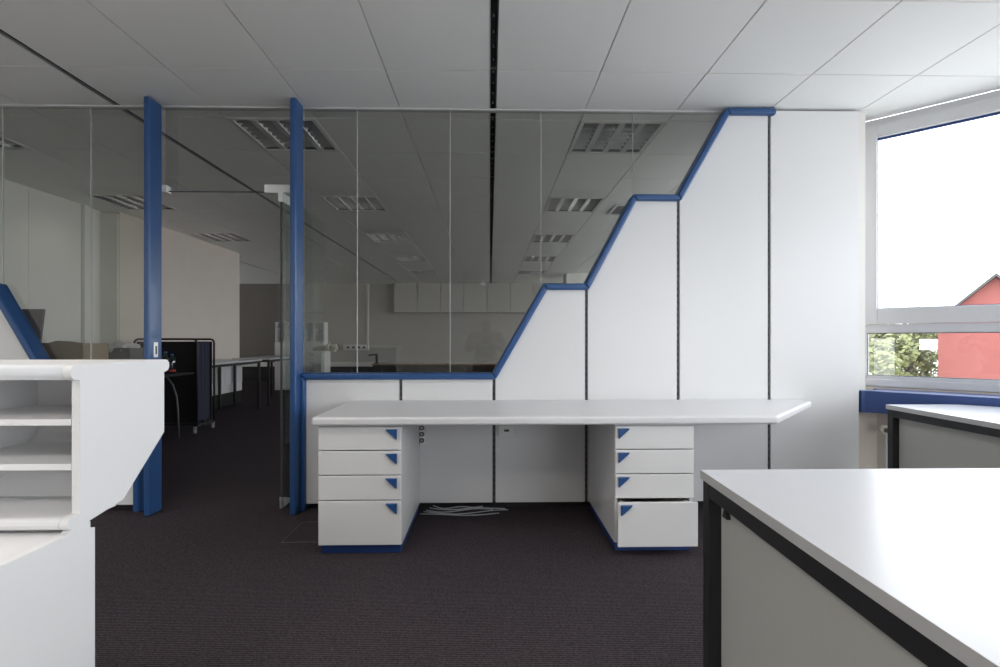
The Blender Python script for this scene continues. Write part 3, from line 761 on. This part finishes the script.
# things on the table by the panelled wall
t = thing('cardboard_box', 'open brown cardboard box on the pale table behind the glazing', 'box', (-4.42, 5.3, .80))
xa, xb, ya, yb, z0, z1 = -4.68, -4.13, 5.15, 5.50, .801, 1.115
bm = BM(); box(bm, xa, xb, ya, ya+.006, z0, z1); box(bm, xa, xb, yb-.006, yb, z0, z1); box(bm, xa, xa+.006, ya, yb, z0, z1); box(bm, xb-.006, xb, ya, yb, z0, z1); box(bm, xa, xb, ya, yb, z0, z0+.006)
obj('box_body', bm, 'card', t)
bm = BM(); prism(bm, [(xa, z1), (xa+.10, z1+.012), (xa+.2, z1+.004), (xa+.30, z1+.028), (xb-.1, z1+.02), (xb, z1+.002)], ya+.001, ya+.006, 'y'); obj('torn_flap', bm, 'card', t)
t = thing('flower_picture', 'dark canvas picture with pale flowers leaning on the panelled wall', 'picture', (-4.56, 4.95, .80))
bm = BM(); box(bm, -.17, .15, -.012, .012, 0, .655)
me = obj('canvas', bm, 'paint', t, loc=(0, 0, 0)); me.location = (0, 0, .005); me.rotation_euler = (math.radians(-8), 0, 0)
t = thing('crate', 'grey plastic crate with crumpled white cloth inside, by the blue post', 'crate', (-4.3, 5.85, .80))
bm = BM(); xa, xb, ya, yb = -4.40, -4.06, 5.72, 5.98
for (a, c, e, f_) in ((xa, xb, ya, ya+.01), (xa, xb, yb-.01, yb), (xa, xa+.01, ya, yb), (xb-.01, xb, ya, yb)): box(bm, a, c, e, f_, .801, 1.06)
box(bm, xa, xb, ya, yb, .801, .81); box(bm, xa-.012, xb+.012, ya-.012, ya, 1.04, 1.06); obj('crate_body', bm, 'crate', t)
bm = BM(); bmesh.ops.create_icosphere(bm, subdivisions=4, radius=1)
from mathutils import noise as mn
for v in bm.verts:
    dd = 1+.45*mn.noise(v.co*2.2)+.2*mn.noise(v.co*5)
    v.co = Vector((v.co.x*.15*dd-4.23, v.co.y*.12*dd+5.83, v.co.z*.075*dd+1.055))
obj('cloth', bm, 'cloth', t, smooth=True)

# drawer cabinet with rubber glove
t = thing('drawer_cabinet', 'pale drawer cabinet standing before the far wall behind the open door', 'cabinet', (-3.67, 10.6, 0))
bm = BM(); box(bm, -3.87, -3.47, 10.4, 10.95, 0, .92); obj('cabinet_body', bm, 'duct', t, bevel=.004)
for k in range(5):
    z0 = .06+k*.165; bm = BM(); box(bm, -3.86, -3.48, 10.382, 10.399, z0, z0+.155); dr = obj('drawer', bm, 'duct', t, bevel=.002)
    bm = BM(); box(bm, -3.72, -3.62, 10.37, 10.381, z0+.12, z0+.13); obj('handle', bm, 'black', dr)
bm = BM(); cx, cy, cz = -3.33, 10.55, .985
tube(bm, [(-3.72, 10.6, .95), (-3.58, 10.58, .97), (-3.45, 10.56, .99), (-3.36, 10.55, .99)], [.03, .05, .06, .085], 12)
for k, (dx, dz) in enumerate(((.16, -.07), (.19, -.03), (.19, .015), (.17, .06), (.02, .12))):
    tube(bm, [(-3.40, 10.55, .985+dz*.3), (-3.38+dx*.6, 10.54, .985+dz*.8), (-3.38+dx, 10.53, .985+dz)], [.035, .026, .018], 8)
tag(obj('rubber_glove', bm, 'rubber'), 'cream rubber glove lying on the pale drawer cabinet', 'glove')
# white cupboard with pigeonholes behind the open door
x0_, x1_ = -4.95, -3.86; y0_ = 11.6
t = thing('pigeonhole_cabinet', 'white cupboard with pigeonholes seen behind the open glass door', 'cabinet', ((x0_+x1_)/2, y0_+.2, 0))
bm = BM(); box(bm, x0_, x1_, y0_, y0_+.4, 0, 1.1); obj('cupboard', bm, 'panel', t, bevel=.003)
bm = BM(); box(bm, x0_, x1_, y0_+.36, y0_+.4, 1.1, 1.56)
for k in range(6): x = x0_+(x1_-x0_)*k/5; box(bm, x-.011, x+.011, y0_+.05, y0_+.36, 1.1, 1.56)
for k in range(4): z = 1.1+k*.15; box(bm, x0_, x1_, y0_+.05, y0_+.36, z, z+.018)
obj('pigeonholes', bm, 'panel', t)
t = thing('radiator', 'white flat radiator low on the warm wall under the long table', 'radiator', (-4.55, 8.8, .36))
bm = BM(); box(bm, -4.599, -4.52, 8.35, 9.22, .37, .69); obj('radiator_body', bm, 'panel', t, bevel=.01)
bm = BM()
for k in range(20): box(bm, -4.5195, -4.512, 8.38+k*.042, 8.40+k*.042, .39, .67)
obj('fins', bm, 'panel', t)
# black desk clamp lamp at the end of the wood-edged table
t = thing('desk_clamp', 'small black clamp arm on the end of the wood-edged table', 'clamp', (-2.02, 8.95, .73))
bm = BM(); tube(bm, [(-2.02, 8.95, .731), (-2.02, 8.95, .90)], .022, 8); box(bm, -2.06, -1.98, 8.91, 8.99, .731, .745); obj('stem', bm, 'black', t)
bm = BM(); tube(bm, [(-2.02, 8.95, .89), (-2.13, 8.95, .885), (-2.16, 8.95, .87)], .015, 8); obj('arm', bm, 'black', t)
# cable duct on the far wall
t = thing('cable_duct', 'pale upright cable duct with a socket box on the far wall', 'cable duct', (-3.6, YF-.04, .9))
bm = BM(); box(bm, -3.50, -3.44, YF-.05, YF-.001, 1.02, ZC); obj('upright_duct', bm, 'duct', t)
bm = BM(); box(bm, -4.15, -3.44, YF-.07, YF-.001, .86, 1.02); bx_ = obj('socket_box', bm, 'duct', t)
bm = BM()
for k in range(4): box(bm, -4.05+k*.15, -3.98+k*.15, YF-.072, YF-.0701, .91, .97)
obj('sockets', bm, 'socket', bx_)
# wall cabinets along the far wall
first = None; xs_ = [-2.66+.645*k for k in range(8)]
cabl = ['nearest the cable duct', 'second from the cable duct', 'third from the cable duct', 'fourth from the cable duct', 'fifth from the cable duct', 'sixth from the cable duct', 'seventh from the cable duct', 'furthest from the cable duct']
for k, x in enumerate(xs_):
    if first is None:
        t = thing('wall_cabinet', 'grey white wall cabinet high on the far wall, '+cabl[k], 'cabinet', (x, YF-.2, 1.92), 'wall cabinets in the office')
        bm = BM(); box(bm, x, x+.64, YF-.36, YF-.001, 1.92, ZC-.002); obj('cabinet_body', bm, 'cabf', t)
        bm = BM(); box(bm, x+.006, x+.634, YF-.38, YF-.361, 1.925, ZC-.01); obj('door', bm, 'cabf', t, bevel=.003)
        first = t
    else: dup(first, (x, YF-.2, 1.92), 'grey white wall cabinet high on the far wall, '+cabl[k])

# ------------------------------------------------------------------ outside
bm = BM(); box(bm, -60, 120, -60, 140, -8.2, -8); struct('ground', bm, 'bounce')
# gabled red house
C = lambda xc, zc: (xc*math.cos(.02)+zc*math.sin(.02), zc*math.cos(.02)-xc*math.sin(.02))
D = 24.0
t = thing('gabled_house', 'red rendered house with a steep gable beyond the window', 'house', (*C(.99*D, D), -8))
hw = 2.1; cx = .992*D; ze = 2.07; za = 4.17
bm = BM(); rot = math.radians(0)
def hv(u, v, z): x, y = C(cx+.72*u+.69*v, D-.69*u+.72*v); return (x, y, z)
a = [bm.verts.new(hv(u, 0, z)) for u, z in ((-hw, -8), (hw+3, -8), (hw+3, ze-1.0), (hw, ze), (0, za), (-hw, ze))]
c = [bm.verts.new(hv(u, 9, z)) for u, z in ((-hw, -8), (hw+3, -8), (hw+3, ze-1.0), (hw, ze), (0, za), (-hw, ze))]
bm.faces.new(a); bm.faces.new(c[::-1])
for i in range(6): bm.faces.new((a[i], c[i], c[(i+1) % 6], a[(i+1) % 6]))
obj('house_wall', bm, 'brick', t)
bm = BM()
def hbox(bm, u0, u1, v0, v1, z0, z1):
    vs = [bm.verts.new(hv(u, v, z)) for u in (u0, u1) for v in (v0, v1) for z in (z0, z1)]
    for f_ in ((0, 1, 3, 2), (4, 6, 7, 5), (0, 4, 5, 1), (2, 3, 7, 6), (0, 2, 6, 4), (1, 5, 7, 3)): bm.faces.new([vs[i] for i in f_])
hbox(bm, -hw-.75, -hw-.001, .3, 1.6, .95, 1.2); hbox(bm, -hw-.75, -hw-.001, .3, 1.6, .63, .88); hbox(bm, -hw-.70, -hw-.001, .35, 1.55, .88, .95)
obj('balcony', bm, 'cabf', t, label='small white balcony')
for s in (-1, 1):
    bm = BM(); sl_ = (za-ze)/hw
    pr = [(s*(hw+.25), ze-.25*sl_+.02), (0, za+.02), (0, za+.18), (s*(hw+.25), ze-.25*sl_+.16)]
    a = [bm.verts.new(hv(u, -.35, z)) for u, z in pr]; c = [bm.verts.new(hv(u, 9.3, z)) for u, z in pr]
    bm.faces.new(a); bm.faces.new(c[::-1])
    for i in range(4): bm.faces.new((a[i], c[i], c[(i+1) % 4], a[(i+1) % 4]))
    obj('roof_slope', bm, 'fascia', t)
# trees
def tree(px, dist, zc_, R, H, seed, label):
    x, y = C((px-500)/500*dist, dist); rn = random.Random(seed)
    t = thing('leafy_tree', label, 'tree', (x, y, -8), 'trees beyond the window')
    bm = BM(); tube(bm, [(x, y, -8), (x+.1, y, -4), (x, y, zc_)], [.3, .22, .08], 8)
    for k in range(5):
        a_ = k*1.3; tube(bm, [(x, y, -4+k*.5), (x+R*.6*math.cos(a_), y+R*.6*math.sin(a_), zc_+rn.uniform(-1, 1))], [.12, .03], 6)
    obj('trunk', bm, 'bark', t)
    bm = BM(); blobs = [(Vector((rn.gauss(0, .42)*R, rn.gauss(0, .42)*R, rn.uniform(-.9, .75)*H)), rn.uniform(.28, .48)*R) for _ in range(24)]
    for _ in range(5200):
        c_, r_ = rn.choice(blobs); dvec = Vector((rn.gauss(0, 1), rn.gauss(0, 1), rn.gauss(0, 1))).normalized()
        p = Vector((x, y, zc_))+c_+dvec*r_*rn.uniform(.75, 1.05); s = rn.uniform(.09, .2)
        u = Vector((rn.gauss(0, 1), rn.gauss(0, 1), rn.gauss(0, 1))).normalized(); v_ = u.orthogonal().normalized()
        bm.faces.new([bm.verts.new(p+u*s*a1+v_*s*.6*b1) for a1, b1 in ((-1, 0), (0, -1), (1, 0), (0, 1))])
    o = obj('foliage', bm, 'leaf', t)
tree(862, 27, -.3, 1.9, 3.0, 1, 'broad green tree beyond the window, closest to the partition')
tree(894, 31, -.5, 2.0, 3.0, 2, 'round green tree in the middle of the low pane')
tree(912, 37, -.4, 2.2, 3.2, 3, 'green tree rising beside the small white building')
tree(880, 47, -.6, 3.6, 4.0, 4, 'darker tree standing behind the front trees')
tree(915, 58, -.8, 4.2, 4.6, 5, 'tree at the back, between the red house and dark tree')

# ------------------------------------------------------------------ photographer, seen mirrored in the glazing
def skinned(name, joints, edges_, m, parent, root=0, sub=2):
    me = bpy.data.meshes.new(name); L = Vector(worldloc(parent))
    me.from_pydata([tuple(Vector(j[0])-L) for j in joints], edges_, []); me.update()
    o = bpy.data.objects.new(name, me); COL.objects.link(o); o.parent = parent
    md = o.modifiers.new('skin', 'SKIN'); md.use_smooth_shade = True
    for i, sv in enumerate(me.skin_vertices[0].data):
        r_ = joints[i][1]; sv.radius = r_ if isinstance(r_, tuple) else (r_, r_); sv.use_root = (i == root)
    s_ = o.modifiers.new('sub', 'SUBSURF'); s_.levels = sub; s_.render_levels = sub
    me.materials.append(M[m]); return o
px_, py_ = -.06, -.34
pt = thing('person', 'person in a dark jacket stooping to look into a handheld camera', 'person', (px_, py_-.1, 0))
J_ = [((px_, py_-.30, .80), (.15, .11)), ((px_, py_-.20, .98), (.15, .11)), ((px_, py_-.10, 1.16), (.17, .11)), ((px_, py_-.03, 1.26), (.055, .055)), ((px_, py_+.0, 1.31), (.055, .06)), ((px_, py_+.02, 1.37), (.078, .09)), ((px_, py_+.02, 1.43), (.065, .08))]
E_ = [(0, 1), (1, 2), (2, 3), (3, 4), (4, 5), (5, 6)]
body = list(J_); edges2 = list(E_)
for s in (-1, 1):
    n0 = len(body)
    body += [((px_+s*.19, py_-.09, 1.20), (.065, .065)), ((px_+s*.27, py_+.02, 1.00), (.048, .048)), ((px_+s*.11, py_+.19, 1.115), (.034, .034)), ((px_+s*.085, py_+.235, 1.13), (.03, .04))]
    edges2 += [(2, n0), (n0, n0+1), (n0+1, n0+2), (n0+2, n0+3)]
    n0 = len(body)
    body += [((px_+s*.10, py_-.28, .76), (.10, .10)), ((px_+s*.15, py_+.02, .46), (.062, .062)), ((px_+s*.14, py_-.20, .10), (.042, .042)), ((px_+s*.15, py_-.19, .045), (.045, .04)), ((px_+s*.17, py_-.03, .035), (.045, .03))]
    edges2 += [(0, n0), (n0, n0+1), (n0+1, n0+2), (n0+2, n0+3), (n0+3, n0+4)]
skinned('body', body, edges2, 'skin', pt)
jk = [(p, tuple(v*1.10 for v in r_)) for p, r_ in body[:3]]; ej = [(0, 1), (1, 2)]
for s, off in ((-1, 7), (1, 16)):
    n0 = len(jk); jk += [(body[off][0], (.076, .076)), (body[off+1][0], (.058, .058)), (tuple(Vector(body[off+2][0])*.8+Vector(body[off+1][0])*.2), (.046, .046))]; ej += [(2, n0), (n0, n0+1), (n0+1, n0+2)]
skinned('jacket', jk, ej, 'shirt', pt)
tw = [(body[0][0], (.165, .125))]; et = []
for s, off in ((-1, 11), (1, 20)):
    n0 = len(tw); tw += [(body[off][0], (.112, .112)), (body[off+1][0], (.074, .074)), (tuple(Vector(body[off+2][0])+Vector((0, 0, .0))), (.058, .058))]; et += [(0, n0), (n0, n0+1), (n0+1, n0+2)]
skinned('trousers', tw, et, 'trouser', pt)
skinned('hair', [((px_, py_-.02, 1.37), (.08, .075)), ((px_, py_-.01, 1.44), (.078, .085))], [(0, 1)], 'hair', pt)
for s in (-1, 1):
    L0 = Vector((px_+s*.085, py_+.235, 1.13))
    for k in range(4):
        z = .022-.015*k; skinned('finger', [(tuple(L0+Vector((0, .0, z))), .010), (tuple(L0+Vector((-s*.012, .04, z))), .0095), (tuple(L0+Vector((-s*.035, .05-.003*k, z))), .008)], [(0, 1), (1, 2)], 'skin', pt, sub=1)
    skinned('thumb', [(tuple(L0+Vector((0, -.005, .01))), .011), (tuple(L0+Vector((-s*.02, -.005, .03))), .010), (tuple(L0+Vector((-s*.04, .0, .03))), .009)], [(0, 1), (1, 2)], 'skin', pt, sub=1)
    bm = BM(); bmesh.ops.create_uvsphere(bm, u_segments=10, v_segments=8, radius=.012, matrix=Matrix.Translation((px_+s*.033, py_+.098, 1.385))); obj('eye', bm, 'socket', pt, smooth=True)
skinned('nose', [((px_, py_+.09, 1.375), .012), ((px_, py_+.115, 1.355), .014)], [(0, 1)], 'skin', pt, sub=1)
t = thing('handheld_camera', 'black handheld camera held before the stooping person', 'camera', (px_, -.10, 1.09))
bm = BM(); box(bm, px_-.062, px_+.062, -.135, -.085, 1.095, 1.175); box(bm, px_-.02, px_+.02, -.13, -.09, 1.175, 1.20); obj('camera_body', bm, 'blackfab', t, bevel=.006)
bm = BM(); tube(bm, [(px_, -.085, 1.13), (px_, -.045, 1.13)], .03, 16); obj('lens', bm, 'black', t)
